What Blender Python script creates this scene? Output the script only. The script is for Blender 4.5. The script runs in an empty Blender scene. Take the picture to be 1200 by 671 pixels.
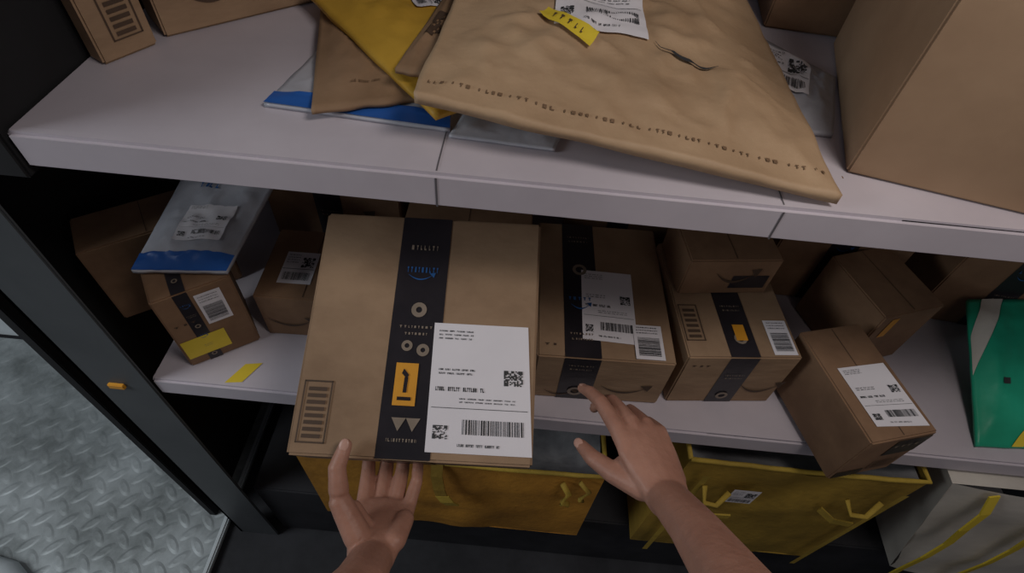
import bpy, bmesh, math, random
from mathutils import Vector, Matrix, noise
V=Vector
scene=bpy.context.scene
scene.view_settings.view_transform='Standard'

# ---------------------------------------------------------------- materials
def new_mat(name):
    m=bpy.data.materials.new(name);m.use_nodes=True
    nt=m.node_tree;return m,nt,nt.nodes["Principled BSDF"]
def surf(name,c1,c2=None,scale=6.0,rough=.6,metal=0.0,bump=0.0,bscale=60.0,stretch=(1,1,1),spec=.4,sss=0.0):
    m,nt,p=new_mat(name);N=nt.nodes;Lk=nt.links
    c2=c2 or tuple(x*.8 for x in c1)
    tc=N.new("ShaderNodeTexCoord");mp=N.new("ShaderNodeMapping");mp.inputs["Scale"].default_value=stretch
    Lk.new(tc.outputs["Object"],mp.inputs[0])
    n=N.new("ShaderNodeTexNoise");n.inputs["Scale"].default_value=scale;n.inputs["Detail"].default_value=8;n.inputs["Roughness"].default_value=.62
    Lk.new(mp.outputs[0],n.inputs["Vector"])
    r=N.new("ShaderNodeValToRGB");r.color_ramp.elements[0].position=.35;r.color_ramp.elements[1].position=.65
    r.color_ramp.elements[0].color=(*c2,1);r.color_ramp.elements[1].color=(*c1,1)
    Lk.new(n.outputs[0],r.inputs[0]);Lk.new(r.outputs[0],p.inputs["Base Color"])
    p.inputs["Roughness"].default_value=rough;p.inputs["Metallic"].default_value=metal
    p.inputs["Specular IOR Level"].default_value=spec
    if sss: p.inputs["Subsurface Weight"].default_value=sss;p.inputs["Subsurface Radius"].default_value=(.01,.004,.002)
    if bump:
        n2=N.new("ShaderNodeTexNoise");n2.inputs["Scale"].default_value=bscale;n2.inputs["Detail"].default_value=4
        Lk.new(mp.outputs[0],n2.inputs["Vector"])
        b=N.new("ShaderNodeBump");b.inputs["Strength"].default_value=bump;b.inputs["Distance"].default_value=.002
        Lk.new(n2.outputs[0],b.inputs["Height"]);Lk.new(b.outputs[0],p.inputs["Normal"])
    return m
M={}
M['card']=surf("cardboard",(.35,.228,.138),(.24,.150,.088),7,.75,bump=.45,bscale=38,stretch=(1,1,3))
M['carddark']=surf("cardboard_dark",(.275,.160,.090),(.180,.100,.056),8,.75,bump=.45,bscale=38)  # darker brown than the main cardboard, mostly on lower-shelf boxes
M['cardtall']=surf("cardboard_plain",(.40,.265,.165),(.30,.19,.115),4,.75,bump=.4,bscale=24)
M['kraft']=surf("kraft_paper",(.49,.335,.205),(.37,.24,.14),6,.6,bump=.9,bscale=40)
M['kraft2']=surf("kraft_paper_dark",(.33,.205,.12),(.24,.145,.08),7,.7,bump=.8,bscale=40)
M['yellow']=surf("yellow_paper",(.64,.38,.05),(.50,.28,.03),7,.55,bump=.6,bscale=35)
M['poly']=surf("white_poly",(.50,.50,.55),(.38,.39,.44),10,.3,bump=.8,bscale=28)
M['blue']=surf("blue_film",(.03,.13,.46),(.02,.09,.34),8,.35)
M['label']=surf("label_paper",(.80,.77,.81),(.72,.69,.73),3,.5)
M['ink']=surf("ink",(.045,.045,.05),(.03,.03,.03),20,.6)
M['inkbrown']=surf("ink_on_card",(.085,.050,.032),(.065,.04,.025),20,.7)
M['print']=surf("faint_print",(.20,.12,.065),(.17,.10,.055),20,.7)
M['tape']=surf("black_tape",(.030,.025,.030),(.018,.016,.02),12,.28,bump=.2)
M['tapeblue']=surf("tape_print_blue",(.03,.12,.34),(.02,.09,.26),20,.4)
M['tapecream']=surf("tape_print_cream",(.27,.21,.165),(.2,.16,.12),20,.5)
M['orange']=surf("orange_sticker",(.72,.33,.03),(.60,.26,.02),10,.5)
M['sticker']=surf("yellow_sticker",(.80,.60,.05),(.70,.52,.04),10,.5)
M['shelf']=surf("shelf_paint",(.60,.55,.60),(.49,.445,.49),3,.45,bump=.08,bscale=20)
M['seam']=surf("seam_line",(.12,.11,.12),None,5,.7)  # dark joint lines on the shelves
M['post']=surf("post_paint",(.070,.076,.082),(.045,.05,.055),4,.5,bump=.1)
M['dark']=surf("dark_rubber",(.026,.026,.031),(.012,.012,.015),8,.7,bump=.2)
M['panel']=surf("dark_panel",(.012,.012,.014),(.008,.008,.009),8,.8)
M['wall']=surf("van_wall_grey",(.04,.04,.045),(.03,.03,.033),3,.6)
M['sill']=surf("white_metal",(.58,.62,.64),(.46,.50,.52),4,.4)
M['tote']=surf("tote_fabric",(.54,.25,.03),(.32,.145,.018),7,.8,bump=.6,bscale=90)
M['tote2']=surf("tote_fabric_olive",(.40,.25,.035),(.24,.15,.02),7,.8,bump=.6,bscale=90)
M['toterim']=surf("tote_strap",(.48,.33,.045),(.30,.20,.03),9,.8,bump=.5,bscale=150)
M['totein']=surf("tote_lining",(.26,.26,.27),(.11,.11,.12),9,.4,bump=.8,bscale=30)
M['green']=surf("green_film",(.02,.40,.24),(.015,.30,.17),6,.4,bump=.2)
M['white']=surf("white_fabric",(.66,.62,.55),(.52,.48,.43),5,.7,bump=.3)
M['skin']=surf("skin",(.44,.225,.16),(.34,.165,.115),16,.5,bump=.35,bscale=150,sss=.08)
M['nail']=surf("nail",(.54,.32,.25),(.50,.28,.22),10,.35)
M['hole']=surf("hole",(.01,.01,.01),None,5,.8)
def tread():
    m,nt,p=new_mat("tread_plate");N=nt.nodes;Lk=nt.links
    tc=N.new("ShaderNodeTexCoord")
    def lattice(rot,off):
        mp=N.new("ShaderNodeMapping");mp.inputs["Scale"].default_value=(15,15,1);mp.inputs["Location"].default_value=off
        Lk.new(tc.outputs["Object"],mp.inputs[0])
        fr=N.new("ShaderNodeVectorMath");fr.operation='FRACTION';Lk.new(mp.outputs[0],fr.inputs[0])
        sb=N.new("ShaderNodeVectorMath");sb.operation='SUBTRACT';sb.inputs[1].default_value=(.5,.5,0);Lk.new(fr.outputs[0],sb.inputs[0])
        vr=N.new("ShaderNodeVectorRotate");vr.rotation_type='Z_AXIS';vr.inputs["Angle"].default_value=rot;Lk.new(sb.outputs[0],vr.inputs["Vector"])
        sc=N.new("ShaderNodeVectorMath");sc.operation='MULTIPLY';sc.inputs[1].default_value=(2.2,5.5,0);Lk.new(vr.outputs[0],sc.inputs[0])
        ln=N.new("ShaderNodeVectorMath");ln.operation='LENGTH';Lk.new(sc.outputs[0],ln.inputs[0])
        mr=N.new("ShaderNodeMapRange");mr.inputs[1].default_value=.55;mr.inputs[2].default_value=1.0;mr.inputs[3].default_value=1;mr.inputs[4].default_value=0
        Lk.new(ln.outputs["Value"],mr.inputs[0]);return mr.outputs[0]
    a=lattice(.8,(0,0,0));b=lattice(-.8,(.5,.5,0))
    mx=N.new("ShaderNodeMath");mx.operation='MAXIMUM';Lk.new(a,mx.inputs[0]);Lk.new(b,mx.inputs[1])
    bp=N.new("ShaderNodeBump");bp.inputs["Distance"].default_value=.003;bp.inputs["Strength"].default_value=.45
    Lk.new(mx.outputs[0],bp.inputs["Height"]);Lk.new(bp.outputs[0],p.inputs["Normal"])
    n=N.new("ShaderNodeTexNoise");n.inputs["Scale"].default_value=4;n.inputs["Detail"].default_value=10;n.inputs["Roughness"].default_value=.7;Lk.new(tc.outputs["Object"],n.inputs["Vector"])
    r=N.new("ShaderNodeValToRGB");r.color_ramp.elements[0].position=.36;r.color_ramp.elements[1].position=.64
    r.color_ramp.elements[0].color=(.14,.155,.155,1);r.color_ramp.elements[1].color=(.38,.41,.42,1)
    Lk.new(n.outputs[0],r.inputs[0]);Lk.new(r.outputs[0],p.inputs["Base Color"])
    p.inputs["Metallic"].default_value=.3;p.inputs["Roughness"].default_value=.5
    return m
M['tread']=tread()

# ---------------------------------------------------------------- mesh builder
class B:
    def __init__(s,name): s.name=name;s.bm=bmesh.new();s.mats=[]
    def mi(s,k):
        if k not in s.mats: s.mats.append(k)
        return s.mats.index(k)
    def face(s,pts,k,smooth=False):
        f=s.bm.faces.new([s.bm.verts.new(p) for p in pts]);f.material_index=s.mi(k);f.smooth=smooth;return f
    def box(s,o,ex,ey,ez,k,bev=.002):
        o,ex,ey,ez=V(o),V(ex),V(ey),V(ez)
        t=bmesh.new();vs=[t.verts.new(o+ex*i+ey*j+ez*l) for l in (0,1) for j in (0,1) for i in (0,1)]
        for q in ((0,1,3,2),(4,6,7,5),(0,4,5,1),(2,3,7,6),(0,2,6,4),(1,5,7,3)): t.faces.new([vs[i] for i in q])
        bmesh.ops.recalc_face_normals(t,faces=t.faces)
        if bev: bmesh.ops.bevel(t,geom=t.edges[:],offset=bev,segments=2,affect='EDGES',clamp_overlap=True)
        s.merge(t,k)
    def merge(s,t,k,smooth=False):
        idx=s.mi(k);mp={}
        for v in t.verts: mp[v]=s.bm.verts.new(v.co)
        for f in t.faces:
            g=s.bm.faces.new([mp[v] for v in f.verts]);g.material_index=idx;g.smooth=smooth
        t.free()
    def poly(s,S,uv,k,off=.001,n=1):
        """quad patch given by 4 uv corners, conforming to surface S"""
        if len(uv)!=4:
            s.face([S(u,v,off) for u,v in uv],k);return
        a,b,c,d=[V(x) for x in uv]
        g=[[a.lerp(b,i/n).lerp(d.lerp(c,i/n),j/n) for i in range(n+1)] for j in range(n+1)]
        P=[[s.bm.verts.new(S(q.x,q.y,off)) for q in r] for r in g]
        for j in range(n):
            for i in range(n):
                f=s.bm.faces.new((P[j][i],P[j][i+1],P[j+1][i+1],P[j+1][i]));f.material_index=s.mi(k);f.smooth=n>1
    def rect(s,S,u0,v0,u1,v1,k,off=.001,n=1): s.poly(S,[(u0,v0),(u1,v0),(u1,v1),(u0,v1)],k,off,n)
    def tube(s,pts,rad,k,seg=10,flat=1.0,up=None):
        t=bmesh.new();pts=[V(p) for p in pts];rings=[]
        for i,p in enumerate(pts):
            d=(pts[min(i+1,len(pts)-1)]-pts[max(i-1,0)]).normalized()
            r=up or V((0,0,1))
            if abs(d.dot(r))>.95: r=V((1,0,0))
            x=d.cross(r).normalized();y=x.cross(d).normalized();R=rad[i] if hasattr(rad,'__len__') else rad
            rings.append([t.verts.new(p+x*math.cos(a)*R+y*math.sin(a)*R*flat) for a in [2*math.pi*q/seg for q in range(seg)]])
        for i in range(len(rings)-1):
            for q in range(seg): t.faces.new((rings[i][q],rings[i][(q+1)%seg],rings[i+1][(q+1)%seg],rings[i+1][q]))
        t.faces.new(rings[0][::-1]);t.faces.new(rings[-1])
        bmesh.ops.recalc_face_normals(t,faces=t.faces);s.merge(t,k,True)
    def ribbon(s,pts,w,k,th=.0015):
        """flat webbing strap through pts, width vector w"""
        w=V(w)*.5;pts=[V(p) for p in pts];t=bmesh.new();R=[]
        for i,p in enumerate(pts):
            d=(pts[min(i+1,len(pts)-1)]-pts[max(i-1,0)]).normalized();n=d.cross(w).normalized()*th
            R.append([t.verts.new(q) for q in (p-w-n,p+w-n,p+w+n,p-w+n)])
        for i in range(len(R)-1):
            for q in range(4): t.faces.new((R[i][q],R[i][(q+1)%4],R[i+1][(q+1)%4],R[i+1][q]))
        t.faces.new(R[0][::-1]);t.faces.new(R[-1]);bmesh.ops.recalc_face_normals(t,faces=t.faces);s.merge(t,k)
    def done(s,recalc=False):
        if recalc: bmesh.ops.recalc_face_normals(s.bm,faces=s.bm.faces)
        me=bpy.data.meshes.new(s.name);s.bm.to_mesh(me);s.bm.free()
        for k in s.mats: me.materials.append(M[k])
        o=bpy.data.objects.new(s.name,me);bpy.context.collection.objects.link(o);return o

def sub(S,c,lift=0.0):
    """normalised 0..1 frame inside S given by 4 uv corners"""
    a,b,cc,d=[V(x) for x in c]
    def T(u,v,o):
        q=a.lerp(b,u).lerp(d.lerp(cc,u),v);return S(q.x,q.y,o+lift)
    return T
def textrow(b,T,u0,u1,v,h,k,rnd,off,gap=.02,wmin=.03,wmax=.09):
    """a row of small letter-like marks, grouped into words"""
    u=u0;cw=h*.55
    while u<u1-.01:
        w=min(rnd.uniform(wmin,wmax),u1-u);n=max(1,int(w/max(cw,.006)))
        for i in range(n):
            a=u+w*i/n;c=u+w*(i+.68)/n;q=rnd.random()
            if q<.4: b.rect(T,a,v,c,v+h,k,off)
            elif q<.7:
                b.rect(T,a,v,a+(c-a)*.4,v+h,k,off);b.rect(T,a+(c-a)*.4,v,c,v+h*.3,k,off)
            else:
                b.rect(T,a,v+h*.7,c,v+h,k,off);b.rect(T,a+(c-a)*.3,v,a+(c-a)*.7,v+h*.7,k,off)
        u+=w+gap
def barcode(b,T,u0,v0,u1,v1,rnd,off,vert=False):
    x=0
    while x<1:
        w=rnd.choice((.008,.014,.024));g=rnd.choice((.012,.018,.026))
        if vert: b.rect(T,u0,v0+(v1-v0)*x,u1,v0+(v1-v0)*min(1,x+w),'ink',off)
        else: b.rect(T,u0+(u1-u0)*x,v0,u0+(u1-u0)*min(1,x+w),v1,'ink',off)
        x+=w+g
def qr(b,T,u0,v0,u1,v1,rnd,off,k='ink',n=13):
    for i in range(n):
        for j in range(n):
            fin=(i<3 and j<3) or (i<3 and j>n-4) or (i>n-4 and j>n-4)
            if fin or rnd.random()<.5:
                b.rect(T,u0+(u1-u0)*i/n,v0+(v1-v0)*j/n,u0+(u1-u0)*(i+1)/n,v0+(v1-v0)*(j+1)/n,k,off)
def label(b,S,c,seed,style=0,n=1,lift=0.0):
    rnd=random.Random(seed);T=sub(S,c,lift);o0=.0012;o1=.0022
    b.rect(T,0,0,1,1,'label',o0,n)
    if style==0:
        for i,v in enumerate((.93,.90,.87)): textrow(b,T,.06,.42,v,.012,'ink',rnd,o1)
        for v in (.62,.59): textrow(b,T,.08,.45,v,.014,'ink',rnd,o1)
        qr(b,T,.74,.52,.93,.64,rnd,o1)
        textrow(b,T,.06,.55,.46,.032,'ink',rnd,o1,.03,.08,.16)
        for v in (.40,.375): textrow(b,T,.3,.85,v,.010,'ink',rnd,o1)
        b.rect(T,.03,.33,.97,.334,'ink',o1,n)
        barcode(b,T,.34,.14,.93,.25,rnd,o1);qr(b,T,.06,.1,.20,.20,rnd,o1)
        textrow(b,T,.3,.7,.05,.02,'ink',rnd,o1)
    elif style==1:
        qr(b,T,.55,.50,.92,.82,rnd,o1);
        for v in (.88,.8,.72,.64): textrow(b,T,.08,.45,v,.03,'ink',rnd,o1)
        b.rect(T,.03,.44,.97,.455,'ink',o1,n)
        barcode(b,T,.1,.1,.9,.34,rnd,o1)
    else:
        barcode(b,T,.12,.1,.88,.62,rnd,o1,vert=True)
        for v in (.9,.82,.74): textrow(b,T,.1,.85,v,.03,'ink',rnd,o1)
def smile(b,S,c,k='inkbrown',off=.0014):
    T=sub(S,c);n=16;P=[]
    for i in range(n+1):
        u=i/n;base=.75-2.6*u*(1-u)*.95;th=.04+.16*math.sin(math.pi*min(1,u*1.05))
        P.append((u*.92,base,th))
    for i in range(n):
        a,d=P[i],P[i+1];b.poly(T,[(a[0],a[1]-a[2]),(d[0],d[1]-d[2]),(d[0],d[1]),(a[0],a[1])],k,off)
    b.face([T(.78,.98,off),T(1.02,1.08,off),T(.96,.35,off)],k)
def bars(b,S,c,k='inkbrown',n=6,o=.0014):
    T=sub(S,c)
    b.rect(T,0,0,1,.025,k,o);b.rect(T,0,.975,1,1,k,o);b.rect(T,0,0,.05,1,k,o);b.rect(T,.95,0,1,1,k,o)
    for i in range(n): b.rect(T,.18,.08+.86*i/n,.82,.08+.86*(i+.55)/n,k,o)
def tapeprint(b,S,u0,u1,v0,v1,seed,vert=True):
    rnd=random.Random(seed);w=u1-u0;v=v0+.01;i=seed
    while v<v1-.03:
        T=sub(S,[(u0,v),(u1,v),(u1,v+w*.6),(u0,v+w*.6)]);o=.0024
        if i%3==0:
            textrow(b,T,.15,.85,.6,.2,'tapeblue',rnd,o,.04,.06,.12);smile(b,S,[(u0+w*.2,v+w*.05),(u0+w*.8,v+w*.05),(u0+w*.8,v+w*.28),(u0+w*.2,v+w*.28)],'tapeblue',o)
        elif i%3==1:
            for q in range(12):
                a=q*math.pi/6;a2=a+math.pi/6
                f=lambda r,t:(.5+r*.22*math.cos(t),.5+r*.37*math.sin(t))
                b.poly(T,[f(.55,a),f(1,a),f(1,a2),f(.55,a2)],'tapecream',o)
        else:
            textrow(b,T,.15,.85,.65,.1,'tapecream',rnd,o);textrow(b,T,.2,.8,.35,.1,'tapecream',rnd,o)
        i+=1;v+=w*1.25

def carton(name,o,yaw,w,d,h,mat='card',tape=None,pitch=0.0,fn=None):
    """o: front-left-bottom corner; yaw in degrees. tape=(u0,u1) runs front to back over the top."""
    Rz=Matrix.Rotation(math.radians(yaw),3,'Z')@Matrix.Rotation(math.radians(pitch),3,'X')
    ex,ey,ez=Rz@V((1,0,0)),Rz@V((0,1,0)),Rz@V((0,0,1));o=V(o);b=B(name)
    b.box(o,ex*w,ey*d,ez*h,mat,.0025)
    F={'front':lambda u,v,q:o+ex*u+ez*v-ey*q,'top':lambda u,v,q:o+ex*u+ey*v+ez*(h+q),
       'left':lambda u,v,q:o+ey*(d-u)+ez*v-ex*q,'right':lambda u,v,q:o+ex*(w+q)+ey*u+ez*v}
    if tape:
        u0,u1=tape;b.rect(F['top'],u0,.001,u1,d-.001,'tape',.0007);b.rect(F['front'],u0,h*.0+.001,u1,h-.001,'tape',.0007)
        tapeprint(b,F['top'],u0,u1,.01,d-.01,int(w*1000)%3);tapeprint(b,F['front'],u0,u1,.0,h,1)
    else:
        b.rect(F['top'],w*.5-.0006,.004,w*.5+.0006,d-.004,'inkbrown',.0006)
    if fn: fn(b,F,w,d,h)
    return b.done()

def mailer(name,P,mat,puff=.012,wr=.003,seed=0,n=30,fn=None,thick=.002):
    P=[V(p) for p in P];b=B(name)
    def S(u,v,o):
        p=P[0].lerp(P[1],u).lerp(P[3].lerp(P[2],u),v)
        e=max(0,min(u,1-u,v,1-v));pr=min(1,e*5);pr=pr*pr*(3-2*pr)
        w=noise.noise(V((u*4+seed*7,v*4,seed)))*wr*1.6+noise.noise(V((u*13+seed,v*13,3)))*wr*.7
        w+=(.35-min(.35,abs(noise.noise(V((u*5+seed*3+v*2,v*7,8))))*1.6))*wr*1.8
        return p+V((0,0,thick+puff*pr+max(-thick*.6,w*(.2+.8*pr))+wr+o))
    def Bt(u,v):
        return P[0].lerp(P[1],u).lerp(P[3].lerp(P[2],u),v)
    def J(i,j):
        u,v=i/n,j/n
        du=noise.noise(V((v*6,seed,1)))*.008;dv=noise.noise(V((u*6,seed,5)))*.008
        return u+du*(1 if i in(0,n) else 0),v+dv*(1 if j in(0,n) else 0)
    g=[[b.bm.verts.new(S(*J(i,j),0)) for i in range(n+1)] for j in range(n+1)]
    h=[[b.bm.verts.new(Bt(*J(i,j))) for i in range(n+1)] for j in range(n+1)]
    k=b.mi(mat)
    def q(*vs):
        f=b.bm.faces.new(vs);f.material_index=k;f.smooth=True
    for j in range(n):
        for i in range(n):
            q(g[j][i],g[j][i+1],g[j+1][i+1],g[j+1][i]);q(h[j][i],h[j+1][i],h[j+1][i+1],h[j][i+1])
    for i in range(n):
        q(h[0][i],h[0][i+1],g[0][i+1],g[0][i]);q(g[n][i],g[n][i+1],h[n][i+1],h[n][i])
        q(g[i][0],g[i+1][0],h[i+1][0],h[i][0]);q(h[i][n],h[i+1][n],g[i+1][n],g[i][n])
    if fn: fn(b,S)
    return b.done()

# ---------------------------------------------------------------- van shell
b=B("floor");b.box((-2.6,-1.0,-.03),(4.6,0,0),(0,2.1,0),(0,0,.03),'dark',0);b.done()
b=B("tread_plate")
b.box((-2.5,-.6,.0),(1.79,0,0),(0,1.54,0),(0,0,.012),'tread',.003)
b.box((-.722,-.6,.012),(.014,0,0),(0,1.54,0),(0,0,.016),'sill',.004)
for y in (.22,.62,.90):
    for r,z in ((.020,.012),(.015,.018),(.008,.022)):
        b.tube([(-.80,y,z-.004),(-.80,y,z+.003)],[r,r*.8],'sill',14)
b.done()
b=B("wall_back");b.box((-2.6,1.05,-.03),(4.6,0,0),(0,.05,0),(0,0,2.2),'wall',0)
b.done()
b=B("door_sill")   # white pressed-metal panel with mounting holes, beside the step
prof=[(1.045,.62),(1.03,.42),(1.0,.30),(.97,.14),(.95,.013)]
for i in range(4):
    (y0,z0),(y1,z1)=prof[i],prof[i+1]
    b.face([(-2.55,y0,z0),(-2.55,y1,z1),(-.78,y1,z1),(-.78,y0,z0)],'sill',True)
for i in range(9):
    x=-2.0+i*.13
    b.tube([(x,1.012,.36),(x,1.004,.355)],.016,'hole',12)
b.tube([(-2.5,.36,.03),(-2.0,.33,.03),(-1.5,.29,.03),(-1.2,.24,.03),(-1.0,.12,.03),(-.9,-.1,.03)],.05,'sill',12)
b.done()

# ---------------------------------------------------------------- shelving
def shelf(name,z,x0,x1,seams,extra=None):
    b=B(name)
    b.box((x0,.428,z-.012),(x1-x0,0,0),(0,.60,0),(0,0,.012),'shelf',.002)
    b.box((x0,.424,z-.042),(x1-x0,0,0),(0,.016,0),(0,0,.0425),'shelf',.004)
    S=lambda u,v,o:V((u,.424-o,v));T=lambda u,v,o:V((u,v,z+o))
    for x in seams:
        b.rect(S,x,z-.040,x+.002,z-.003,'seam',.0006);b.rect(T,x,.43,x+.0015,1.0,'seam',.0008)
    if extra: extra(b,T)
    return b.done()
shelf("metal_shelf",1.30,-.505,1.25,(-.085,.255,.86))
shelf("metal_shelf",.82,-.57,1.25,(-.20,.60),lambda b,T:b.poly(T,[(-.452,.432),(-.425,.436),(-.405,.475),(-.432,.470)],'sticker',.001))
b=B("shelf_post")
b.box((-.675,.418,-.0),(.105,0,0),(0,.006,0),(0,0,1.95),'post',.002)
b.box((-.675,.418,-.0),(.010,0,0),(0,.035,0),(0,0,1.95),'post',.002)
b.box((-.77,.45,-.0),(.02,0,0),(0,.60,0),(0,0,1.28),'panel',.002)
b.box((-.568,.420,1.245),(.061,0,0),(0,.62,0),(0,0,.72),'panel',.003)  # added black end panel, shaped to darken the upper-left corner of the view
b.box((-.640,.412,.80),(.026,0,0),(0,.006,0),(0,0,.011),'orange',.001)
b.done()
b=B("shelf_plinth")
b.box((-.565,.44,.0),(1.8,0,0),(0,.6,0),(0,0,.295),'dark',.004);b.done()

# ---------------------------------------------------------------- upper shelf parcels
def f(b,F,w,d,h):
    bars(b,F['front'],[(.02,.02),(.055,.02),(.055,.075),(.02,.075)])
carton("cardboard_box",(-.476,.555,1.301),60,.065,.028,.085,'card',None,0,f)
def f(b,F,w,d,h):
    bars(b,F['front'],[(.16,.02),(.20,.02),(.20,.07),(.16,.07)]);smile(b,F['front'],[(.03,.03),(.11,.03),(.11,.055),(.03,.055)])
carton("cardboard_box",(-.442,.627,1.301),43,.215,.07,.10,'card',None,0,f)
carton("cardboard_box",(.335,.492,1.301),-14,.26,.30,.30,'cardtall',None,0)
carton("cardboard_box",(.318,.815,1.301),-6,.30,.18,.27,'carddark',None,0)  # extra box; its dark card stands for the tall carton's shaded left side

def f(b,S):
    b.rect(S,0,0.0,1,.16,'blue',.002,20);label(b,S,[(.2,.4),(.6,.4),(.6,.9),(.2,.9)],4,1,8,.001)
mailer("poly_mailer",[(-.280,.507,1.301),(-.08,.493,1.301),(-.10,.64,1.301),(-.255,.645,1.301)],'poly',.004,.002,1,fn=f)
def f(b,S): textrow(b,S,.3,.55,.12,.012,'print',random.Random(3),.001)
mailer("paper_mailer",[(-.221,.487,1.311),(-.10,.535,1.311),(-.14,.80,1.311),(-.300,.80,1.311)],'kraft2',.005,.003,2,fn=f)
def f(b,S): label(b,S,[(.20,.50),(.42,.43),(.46,.64),(.24,.71)],9,1,8,.001)
mailer("padded_mailer",[(-.300,.725,1.323),(-.092,.480,1.323),(.05,.61,1.323),(-.14,.88,1.323)],'yellow',.008,.0045,3,fn=f)
def f(b,S): qr(b,S,.12,.20,.42,.37,random.Random(8),.001,'inkbrown',9)
mailer("paper_mailer",[(-.142,.532,1.340),(-.08,.520,1.340),(-.01,.86,1.340),(-.095,.88,1.340)],'kraft2',.005,.003,5,fn=f)
def f(b,S):
    rnd=random.Random(5)
    label(b,S,[(.30,.36),(.57,.37),(.57,.80),(.30,.79)],11,0,20,.002)
    b.poly(S,[(.255,.395),(.40,.29),(.425,.33),(.28,.44)],'sticker',.0055,10)
    T=sub(S,[(.255,.395),(.40,.29),(.425,.33),(.28,.44)]);textrow(b,T,.2,.8,.3,.35,'inkbrown',rnd,.0068,.06,.05,.1)
    T=sub(S,[(.58,.33),(.76,.28),(.765,.33),(.59,.38)])
    for i in range(20):
        u0,u1=i/20,(i+1)/20;g=lambda u:.9-2.2*u*(1-u)
        b.poly(T,[(u0,g(u0)-.22*math.sin(u0*3.14)),(u1,g(u1)-.22*math.sin(u1*3.14)),(u1,g(u1)+.03),(u0,g(u0)+.03)],'ink',.0032,2)
    T=sub(S,[(0.02,.050),(.98,.050),(.98,.059),(0.02,.059)])
    u=0
    while u<1:
        L=rnd.uniform(.03,.05)
        textrow(b,T,u,min(1,u+L),0,1,'print',rnd,.0014,.004,.01,.016);u+=L+.03
        b.rect(T,u-.018,.2,u-.014,.9,'print',.0014)
    bars(b,S,[(.60,.66),(.66,.66),(.66,.78),(.60,.78)],'inkbrown',3,.003)
mailer("bubble_mailer",[(-.108,.462,1.352),(.305,.432,1.306),(.275,.92,1.330),(-.088,.90,1.356)],'kraft',.011,.0085,6,n=80,fn=f)
def f(b,S): label(b,S,[(.2,.35),(.7,.35),(.7,.85),(.2,.85)],21,1,8,.001)
mailer("poly_mailer",[(.22,.555,1.301),(.338,.553,1.301),(.378,.68,1.301),(.290,.79,1.301)],'poly',.008,.003,9,fn=f)
mailer("poly_mailer",[(-.08,.485,1.301),(.03,.478,1.301),(.05,.57,1.301),(-.06,.57,1.301)],'poly',.002,.001,12)

# ---------------------------------------------------------------- lower shelf parcels
zl=.821
def f(b,F,w,d,h):
    b.rect(F['front'],.004,.02,.07,.065,'sticker',.001)
    label(b,F['front'],[(.055,.085),(.092,.085),(.092,.155),(.055,.155)],31,2)
    textrow(b,F['front'],.01,.045,.1,.004,'inkbrown',random.Random(2),.001,.004,.006,.01)
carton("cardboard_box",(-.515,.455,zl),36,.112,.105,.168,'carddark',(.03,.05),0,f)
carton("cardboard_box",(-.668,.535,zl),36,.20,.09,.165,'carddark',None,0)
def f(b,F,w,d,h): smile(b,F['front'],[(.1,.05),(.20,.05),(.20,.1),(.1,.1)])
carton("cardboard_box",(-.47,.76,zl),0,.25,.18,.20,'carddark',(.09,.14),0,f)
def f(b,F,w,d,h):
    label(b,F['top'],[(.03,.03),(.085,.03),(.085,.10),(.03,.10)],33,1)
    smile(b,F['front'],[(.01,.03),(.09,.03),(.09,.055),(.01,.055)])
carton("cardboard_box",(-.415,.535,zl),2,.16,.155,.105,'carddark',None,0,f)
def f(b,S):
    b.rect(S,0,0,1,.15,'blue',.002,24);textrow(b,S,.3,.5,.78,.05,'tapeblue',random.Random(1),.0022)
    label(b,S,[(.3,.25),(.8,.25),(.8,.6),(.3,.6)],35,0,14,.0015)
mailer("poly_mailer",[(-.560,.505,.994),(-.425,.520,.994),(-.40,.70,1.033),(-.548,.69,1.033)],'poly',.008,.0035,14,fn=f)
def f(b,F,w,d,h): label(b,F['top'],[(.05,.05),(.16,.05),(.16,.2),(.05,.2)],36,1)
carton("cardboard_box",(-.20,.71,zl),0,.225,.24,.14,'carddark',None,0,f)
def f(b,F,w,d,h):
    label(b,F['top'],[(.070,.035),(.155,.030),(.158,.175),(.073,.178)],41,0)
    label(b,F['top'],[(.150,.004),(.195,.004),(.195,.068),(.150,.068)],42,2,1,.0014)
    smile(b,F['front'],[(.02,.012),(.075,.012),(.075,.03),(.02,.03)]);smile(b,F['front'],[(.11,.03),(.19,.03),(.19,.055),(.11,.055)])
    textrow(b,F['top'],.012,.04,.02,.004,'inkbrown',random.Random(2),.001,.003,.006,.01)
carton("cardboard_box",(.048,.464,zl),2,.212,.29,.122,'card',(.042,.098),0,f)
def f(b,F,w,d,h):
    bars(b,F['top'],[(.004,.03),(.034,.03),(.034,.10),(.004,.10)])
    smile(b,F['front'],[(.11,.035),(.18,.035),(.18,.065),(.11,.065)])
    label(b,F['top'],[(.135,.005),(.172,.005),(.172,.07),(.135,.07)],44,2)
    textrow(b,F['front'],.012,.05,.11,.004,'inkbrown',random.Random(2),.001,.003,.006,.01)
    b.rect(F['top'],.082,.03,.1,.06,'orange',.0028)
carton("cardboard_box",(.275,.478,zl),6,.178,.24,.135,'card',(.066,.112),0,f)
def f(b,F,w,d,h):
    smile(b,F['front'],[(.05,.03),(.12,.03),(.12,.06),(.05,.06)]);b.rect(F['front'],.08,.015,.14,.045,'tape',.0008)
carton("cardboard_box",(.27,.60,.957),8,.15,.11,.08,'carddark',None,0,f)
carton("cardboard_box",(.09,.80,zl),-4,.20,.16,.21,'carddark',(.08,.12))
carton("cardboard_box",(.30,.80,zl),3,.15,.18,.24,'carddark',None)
carton("cardboard_box",(.47,.74,zl),0,.24,.2,.20,'carddark',(.09,.14))
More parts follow.
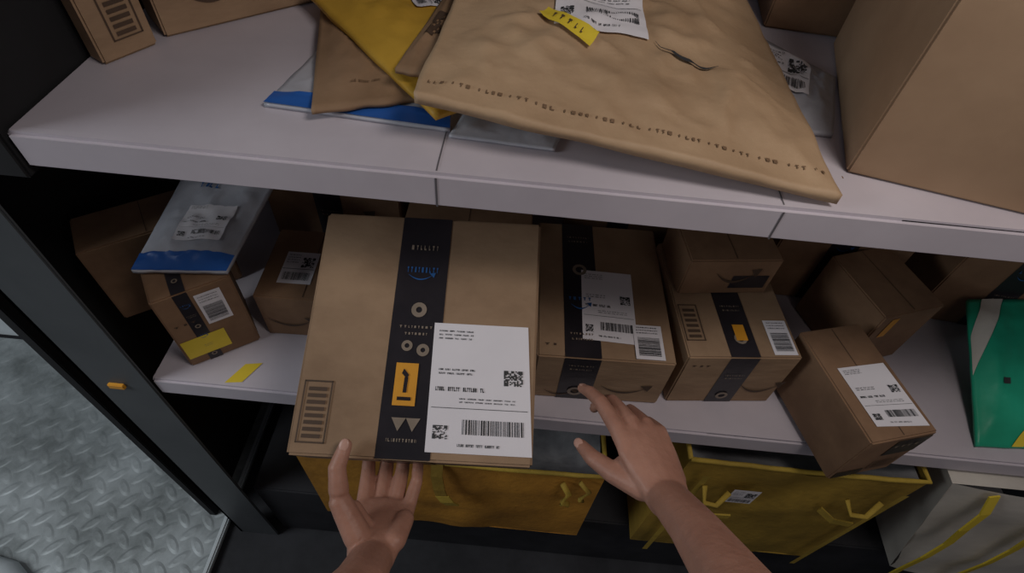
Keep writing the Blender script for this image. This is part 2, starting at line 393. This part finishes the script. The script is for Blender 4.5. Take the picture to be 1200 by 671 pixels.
def f(b,F,w,d,h):
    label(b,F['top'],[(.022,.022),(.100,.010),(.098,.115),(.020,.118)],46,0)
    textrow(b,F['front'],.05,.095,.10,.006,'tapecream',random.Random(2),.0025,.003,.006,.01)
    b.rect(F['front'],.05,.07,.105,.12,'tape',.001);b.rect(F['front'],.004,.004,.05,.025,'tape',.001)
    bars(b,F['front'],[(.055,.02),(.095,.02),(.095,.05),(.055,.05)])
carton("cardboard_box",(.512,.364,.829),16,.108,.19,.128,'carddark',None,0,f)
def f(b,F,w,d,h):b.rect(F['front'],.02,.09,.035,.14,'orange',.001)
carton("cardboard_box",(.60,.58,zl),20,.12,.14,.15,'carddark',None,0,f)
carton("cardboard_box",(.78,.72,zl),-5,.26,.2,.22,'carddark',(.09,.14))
def f(b,S):
    b.poly(S,[(0,.45),(.30,1),(.12,1),(0,.72)],'white',.002,12);b.poly(S,[(.3,0),(.40,0),(1,.62),(1,.72)],'sticker',.002,12)
    b.poly(S,[(.50,.0),(.75,0),(1,.26),(1,.5)],'white',.002,12)
    b.poly(S,[(.22,.38),(.28,.38),(.28,.42),(.22,.42)],'ink',.002,2)
mailer("poly_mailer",[(.785,.448,.822),(.98,.46,.822),(1.02,.70,.93),(.83,.70,.90)],'green',.012,.003,17,fn=f)

# ---------------------------------------------------------------- box being lifted
O=V((-.247,.253,1.001));eu=V((.29,.010,.008)).normalized();ev=V((-.024,.295,.11));ev=(ev-eu*ev.dot(eu)).normalized();en=eu.cross(ev)
W,H,TH=.292,.318,.088
b=B("cardboard_box");b.box(O-en*TH,eu*W,ev*H,en*TH,'card',.003)
S=lambda u,v,o:O+eu*(u*W)+ev*(v*H)+en*o
b.rect(S,.36,.004,.585,.996,'tape',.0008)
Fr=lambda u,v,o:O+eu*(u*W)-en*(v*TH)-ev*o
b.rect(Fr,.36,.02,.585,.98,'tape',.0008)
rnd=random.Random(77)
def ring(cu,cv,r0,r1,k,o=.0018):
    for q in range(18):
        a=q*math.pi/9;a2=a+math.pi/9
        f=lambda r,t:(cu+r*math.cos(t)/W,cv+r*math.sin(t)/H)
        b.poly(S,[f(r0,a),f(r1,a),f(r1,a2),f(r0,a2)],k,o)
T=sub(S,[(.385,.82),(.56,.82),(.56,.88),(.385,.88)]);textrow(b,T,.15,.85,.45,.35,'tapecream',rnd,.0018,.04,.05,.1)
T=sub(S,[(.385,.71),(.565,.71),(.565,.79),(.385,.79)]);textrow(b,T,.1,.9,.45,.3,'tapeblue',rnd,.0018,.03,.05,.09)
smile(b,S,[(.41,.715),(.53,.715),(.53,.745),(.41,.745)],'tapeblue',.0018)
ring(.475,.585,.004,.010,'tapecream')
T=sub(S,[(.39,.46),(.56,.46),(.56,.54),(.39,.54)]);textrow(b,T,.05,.95,.6,.12,'tapecream',rnd,.0018,.03,.04,.09);textrow(b,T,.2,.8,.25,.12,'tapecream',rnd,.0018)
ring(.44,.435,.003,.007,'tapecream');ring(.51,.42,.003,.008,'tapecream')
b.rect(S,.405,.20,.50,.365,'orange',.0022)
T=sub(S,[(.405,.20),(.50,.20),(.50,.365),(.405,.365)])
b.poly(T,[(.3,.75),(.55,.62),(.62,.72),(.38,.86)],'tape',.0032);b.poly(T,[(.42,.3),(.58,.3),(.6,.66),(.44,.66)],'tape',.0032);b.poly(T,[(.2,.12),(.8,.12),(.8,.2),(.2,.2)],'tape',.0032)
for cu in (.44,.50):
    b.face([S(cu-.03,.155,.0018),S(cu+.03,.155,.0018),S(cu,.105,.0018)],'tapecream')
T=sub(S,[(.39,.03),(.53,.03),(.53,.09),(.39,.09)]);textrow(b,T,.05,.95,.6,.2,'tapecream',rnd,.0018)
label(b,S,[(.560,.035),(.997,.035),(.960,.535),(.550,.535)],52,0)
bars(b,S,[(.03,.045),(.15,.045),(.15,.28),(.03,.28)],'inkbrown',8)
b.done()

# ---------------------------------------------------------------- totes under the shelf
def tote(name,x0,x1,y0,y1,z0,z1,mat,seed,fn=None,sag=.02):
    b=B(name)
    def wall(P,Q,n=24,m=10):
        P,Q=V(P),V(Q);d=(Q-P).normalized();nr=V((d.y,-d.x,0));g=[]
        for j in range(m+1):
            r=[]
            for i in range(n+1):
                u=i/n;v=j/m;p=P.lerp(Q,u);p.z=z0+(z1-z0)*v-sag*math.sin(u*math.pi)*v
                e=math.sin(math.pi*u)*.010*math.sin(math.pi*min(1,v*1.1))
                p+=nr*(e+(noise.noise(V((p.x*9+seed,p.y*9,p.z*14)))*.012+noise.noise(V((p.x*30+seed,p.y*9,p.z*30)))*.004)*math.sin(math.pi*u));r.append(b.bm.verts.new(p))
            g.append(r)
        for j in range(m):
            for i in range(n):
                f=b.bm.faces.new((g[j][i],g[j][i+1],g[j+1][i+1],g[j+1][i]));f.material_index=b.mi(mat);f.smooth=True
    c=[(x0,y0,0),(x1,y0,0),(x1,y1,0),(x0,y1,0)]
    for i in range(4): wall(c[i],c[(i+1)%4])
    b.face([(x0,y0,z0),(x1,y0,z0),(x1,y1,z0),(x0,y1,z0)],mat)
    g=[]
    for j in range(17):
        r=[]
        for i in range(17):
            u,v=i/16,j/16;e=min(u,1-u,v,1-v)
            r.append(b.bm.verts.new((x0+.006+(x1-x0-.012)*u,y0+.006+(y1-y0-.012)*v,z1-.012-min(1,e*7)*.06+noise.noise(V((u*6,v*8,seed)))*.02*min(1,e*6))))
        g.append(r)
    for j in range(16):
        for i in range(16):
            f=b.bm.faces.new((g[j][i],g[j][i+1],g[j+1][i+1],g[j+1][i]));f.material_index=b.mi('totein');f.smooth=True
    rim=[]
    for i in range(4):
        P,Q=V(c[i]),V(c[(i+1)%4])
        for k in range(12):
            u=k/12;p=P.lerp(Q,u);p.z=z1-sag*math.sin(u*math.pi)+noise.noise(p*20)*.004;rim.append(p)
    rim.append(rim[0].copy());b.tube(rim,.0045,'toterim',8)
    F=lambda u,v,o:V((x0+(x1-x0)*u,y0-.016-o,z0+(z1-z0)*v))
    if fn: fn(b,F)
    return b.done()
def f(b,F):
    b.ribbon([(-.105,.404,.65),(-.105,.388,.62),(-.10,.378,.58),(-.095,.376,.545)],(.022,0,0),'tote2')
    b.ribbon([(-.095,.376,.555),(-.085,.372,.535),(-.075,.374,.515)],(.026,0,.004),'toterim')
    b.tube([(.13,.398,.62),(.145,.385,.60),(.135,.38,.575),(.15,.385,.55),(.14,.392,.53)],.006,'toterim',8,.6)
    b.tube([(.16,.395,.64),(.18,.385,.62),(.165,.38,.595),(.175,.388,.57)],.005,'toterim',8,.6)
o=tote("delivery_tote",-.375,.205,.405,.86,.297,.652,'tote',1,f,.010)
def f(b,F):
    label(b,F,[(.24,.72),(.36,.72),(.36,.85),(.24,.85)],61,1);
    for x in (.08,.92):
        b.rect(F,x-.014,.0,x+.014,.95,'toterim',.002)
    b.tube([(.62,.388,.70),(.63,.37,.68),(.66,.37,.675),(.68,.388,.70)],.005,'toterim',8,.6)
    b.tube([(.37,.388,.70),(.375,.37,.67),(.40,.37,.66),(.42,.388,.68)],.005,'toterim',8,.6)
    b.ribbon([(.60,.39,.64),(.63,.378,.62),(.67,.378,.61)],(0,.0,.018),'toterim')
    b.ribbon([(.36,.39,.60),(.40,.378,.585),(.45,.378,.59)],(0,.0,.016),'toterim')
tote("delivery_tote",.33,.735,.408,.86,.297,.758,'tote2',5,f,.006)
b=B("fabric_bag")
g=[]
for j in range(13):
    r=[]
    for i in range(13):
        u=i/12;v=j/12;x0=.765+.17*(1-v);r.append(b.bm.verts.new((x0+(1.3-x0)*u,.405-.02*math.sin(u*3.1)+noise.noise(V((u*4,v*4,2)))*.012,.298+.472*v)))
    g.append(r)
for j in range(12):
    for i in range(12):
        q=b.bm.faces.new((g[j][i],g[j][i+1],g[j+1][i+1],g[j+1][i]));q.material_index=b.mi('white');q.smooth=True
b.face([(.935,.405,.298),(.765,.405,.77),(.79,.80,.77),(.95,.80,.298)],'white');b.face([(.765,.405,.77),(1.3,.405,.77),(1.3,.80,.77),(.79,.80,.77)],'white')
b.face([(.935,.405,.298),(1.3,.405,.298),(1.3,.80,.298),(.95,.80,.298)],'white')
for x in (.86,.985): b.ribbon([(x-.03,.390,.768),(x-.018,.378,.72),(x-.016,.370,.66),(x+.010,.372,.58),(x+.015,.368,.5),(x+.035,.374,.38),(x+.05,.377,.31)],(.020,.004,0),'sticker')
b.ribbon([(.93,.380,.76),(.95,.365,.735),(.98,.363,.73),(1.02,.380,.755)],(0,.004,.016),'sticker')
b.done()

# ---------------------------------------------------------------- arms and hands
def limb(t,pts,rx,rz,up,seg=16,sub_=4):
    """closed elliptical tube through pts; rx across, rz along 'up'; rounded ends"""
    pts=[V(p) for p in pts];P=[];RX=[];RZ=[]
    for i in range(len(pts)-1):
        for k in range(sub_):
            s=k/sub_;P.append(pts[i].lerp(pts[i+1],s));RX.append(rx[i]*(1-s)+rx[i+1]*s);RZ.append(rz[i]*(1-s)+rz[i+1]*s)
    P.append(pts[-1]);RX.append(rx[-1]);RZ.append(rz[-1])
    d0=(P[1]-P[0]).normalized();d1=(P[-1]-P[-2]).normalized()
    a=[(P[0]-d0*RZ[0]*math.sin(x),math.cos(x)) for x in (1.35,.9,.45)];c=[(P[-1]+d1*RZ[-1]*math.sin(x),math.cos(x)) for x in (.45,.9,1.35)]
    P2=[q for q,_ in a]+P+[q for q,_ in c]
    X2=[RX[0]*m for _,m in a]+RX+[RX[-1]*m for _,m in c];Z2=[RZ[0]*m for _,m in a]+RZ+[RZ[-1]*m for _,m in c]
    rings=[]
    for i,p in enumerate(P2):
        d=(P2[min(i+1,len(P2)-1)]-P2[max(i-1,0)]).normalized();u=V(up)
        if abs(u.dot(d))>.93: u=u+V((.5,.3,.1))
        x=d.cross(u).normalized();y=x.cross(d).normalized()
        rings.append([t.verts.new(p+x*math.cos(q)*X2[i]+y*math.sin(q)*Z2[i]) for q in [2*math.pi*k/seg for k in range(seg)]])
    for i in range(len(rings)-1):
        for q in range(seg): t.faces.new((rings[i][q],rings[i][(q+1)%seg],rings[i+1][(q+1)%seg],rings[i+1][q]))
    t.faces.new(rings[0][::-1]);t.faces.new(rings[-1])
def arm(name,Wp,X,Y,Z,curls,spread,thumb,fore,frad,scale=1.0,thumb_world=False):
    X,Y,Z,Wp=V(X).normalized(),V(Y).normalized(),V(Z).normalized(),V(Wp)
    w=lambda p:Wp+(X*p[0]+Y*p[1]+Z*p[2])*scale
    t=bmesh.new();k=scale
    limb(t,[w((0,-.012,0)),w((-.001,.02,0)),w((-.002,.05,.001)),w((-.001,.078,.001))],[.026*k,.033*k,.038*k,.036*k],[.018*k,.017*k,.0145*k,.0115*k],Z)
    limb(t,[w((.022,.015,-.006)),w((.028,.05,-.006))],[.014*k,.012*k],[.013*k,.011*k],Z)
    base=[(-.029,.084,.001),(-.0095,.090,.003),(.0105,.086,.002),(.0285,.077,-.001)]
    ln=[(.043,.026,.021),(.047,.029,.022),(.043,.027,.021),(.034,.021,.018)]
    rr=[(.0102,.0090,.0080,.0064),(.0104,.0092,.0082,.0066),(.0098,.0088,.0078,.0062),(.0086,.0077,.0069,.0055)]
    nails=[]
    for i in range(4):
        p=V(base[i]);a=0;sp=math.radians(spread[i]);pts=[p-V((0,.03,0)),p.copy()]
        for L_,c in zip(ln[i],curls[i]):
            a+=math.radians(c);d=V((math.sin(sp)*math.cos(a),math.cos(sp)*math.cos(a),-math.sin(a)));p=p+d*L_;pts.append(p.copy())
        r=rr[i];R=[r[0]*.9*k,r[0]*1.06*k,r[1]*1.05*k,r[2]*1.05*k,r[3]*k]
        limb(t,[w(q) for q in pts],R,R,Z,12,3)
        limb(t,[w((base[i][0]*.45,.035,.0095)),w((base[i][0],base[i][1]-.004,base[i][2]+.0045))],[.0035*k,.0065*k],[.003*k,.0055*k],Z,10,3)
        nd=V((math.sin(sp)*math.sin(a),math.cos(sp)*math.sin(a),math.cos(a)))
        nails.append((w(pts[-1]-(pts[-1]-pts[-2])*.12+nd*r[3]*.80),(w(pts[-1])-w(pts[-2])).normalized(),(X*nd.x+Y*nd.y+Z*nd.z),r[3]*k))
    tp=[V(q) for q in thumb] if thumb_world else [w(q) for q in thumb]
    R=[.0165*k,.0135*k,.0108*k,.0082*k];limb(t,tp,R,[x*.92 for x in R],Z,12,4)
    limb(t,[w((-.012,.02,-.004)),tp[1].lerp(w((-.02,.055,-.004)),.45)],[.018*k,.012*k],[.012*k,.008*k],Z)
    fp=[w((0,-.004,0))]+[V(q) for q in fore]
    limb(t,fp,[a for a,_ in frad],[c for _,c in frad],Z,20,6)
    bmesh.ops.recalc_face_normals(t,faces=t.faces)
    me=bpy.data.meshes.new(name);t.to_mesh(me);t.free();me.materials.append(M['skin'])
    o=bpy.data.objects.new(name,me);bpy.context.collection.objects.link(o)
    m=o.modifiers.new("r",'REMESH');m.mode='VOXEL';m.voxel_size=.0018;m.use_smooth_shade=True
    m=o.modifiers.new("s",'SMOOTH');m.factor=.5;m.iterations=6
    b=B("nails")
    d=(tp[-1]-tp[-2]).normalized()
    nz=(-X*.75+Z*.66);nz=(nz-d*nz.dot(d)).normalized()
    if thumb_world: nz=V((0,-.25,1));nz=(nz-d*nz.dot(d)).normalized()
    nails.append((tp[-1]+nz*.0078*k*.80,d,nz,.0085*k))
    for c,d,nn,r in nails:
        x=d.cross(nn).normalized();tt=bmesh.new()
        bmesh.ops.create_uvsphere(tt,u_segments=14,v_segments=8,radius=1)
        for v in tt.verts: v.co=c+x*v.co.x*r*.72+d*v.co.y*r*.98+nn*v.co.z*r*.22
        b.merge(tt,'nail',True)
    n=b.done();n.parent=o
    return o
# right hand reaching for the next parcel, thumb side turned towards the viewer
Y=V((-.27,.95,-.12)).normalized();Z=V((-.30,-.02,.93));Z=(Z-Y*Z.dot(Y)).normalized();X=Y.cross(Z)
a=math.radians(30);Z,X=Z*math.cos(a)+X*math.sin(a),X*math.cos(a)-Z*math.sin(a)
arm("human_arm",(.182,.226,1.070),X,Y,Z,
    [(8,18,12),(22,34,20),(32,44,26),(36,48,25)],(-6,-2,5,10),
    [(-.018,.012,-.010),(-.040,.040,-.024),(-.054,.066,-.034),(-.058,.090,-.044)],
    [(.190,.172,1.125),(.198,.085,1.21),(.218,-.03,1.33)],[(.0240,.018),(.026,.021),(.033,.028),(.040,.036)],.95)
# left hand supporting the carton: palm up beneath it, thumb over the upper edge
Y=V((-.04,.84,-.50)).normalized();X=V((.98,.10,.02));X=(X-Y*X.dot(Y)).normalized();Z=-(X.cross(Y))
arm("human_arm",(-.128,.164,.960),X,Y,Z,
    [(28,18,8),(28,18,8),(30,20,10),(34,40,20)],(-4,0,4,14),
    [(-.148,.180,.964),(-.174,.212,.987),(-.180,.240,1.012),(-.174,.262,1.024)],
    [(-.126,.125,1.01),(-.138,.055,1.10),(-.175,-.05,1.20)],[(.0250,.019),(.0275,.023),(.036,.031),(.044,.04)],1.0,True)

# ---------------------------------------------------------------- light
w=bpy.data.worlds.new("World");scene.world=w;w.use_nodes=True
w.node_tree.nodes["Background"].inputs[0].default_value=(.88,.88,1,1);w.node_tree.nodes["Background"].inputs[1].default_value=.06
def area(name,loc,tgt,size,en,col,sy=None):
    l=bpy.data.lights.new(name,'AREA');l.energy=en;l.size=size;l.color=col
    if sy: l.shape='RECTANGLE';l.size_y=sy
    o=bpy.data.objects.new(name,l);o.location=loc;o.rotation_euler=(V(tgt)-V(loc)).to_track_quat('-Z','Y').to_euler();bpy.context.collection.objects.link(o)
area("ceiling_lamp",(.50,.07,2.25),(.12,.45,1.0),.40,5.0,(1,.92,.86),.24)
area("door_daylight",(-1.9,-.2,1.9),(-1.35,.6,0),.9,19,(.90,.96,1))
area("fill_light",(.7,-.6,1.7),(.2,.5,.85),.6,.9,(1,.88,.78))  # added fill from the camera side, not a lamp of the van

# ---------------------------------------------------------------- camera
cam=bpy.data.cameras.new("Camera");cam.sensor_width=36;cam.lens=655/1200*36;cam.clip_start=.01
co=bpy.data.objects.new("Camera",cam);bpy.context.collection.objects.link(co)
p=math.radians(50);r=math.radians(5.6)
Fv=V((0,math.cos(p),-math.sin(p)));U0=V((0,math.sin(p),math.cos(p)))
Rv=V((math.cos(r),0,0))+U0*math.sin(r);Uv=V((-math.sin(r),0,0))+U0*math.cos(r)
m=Matrix((Rv,Uv,-Fv)).transposed().to_4x4();m.translation=V((0,0,1.65));co.matrix_world=m
scene.camera=co
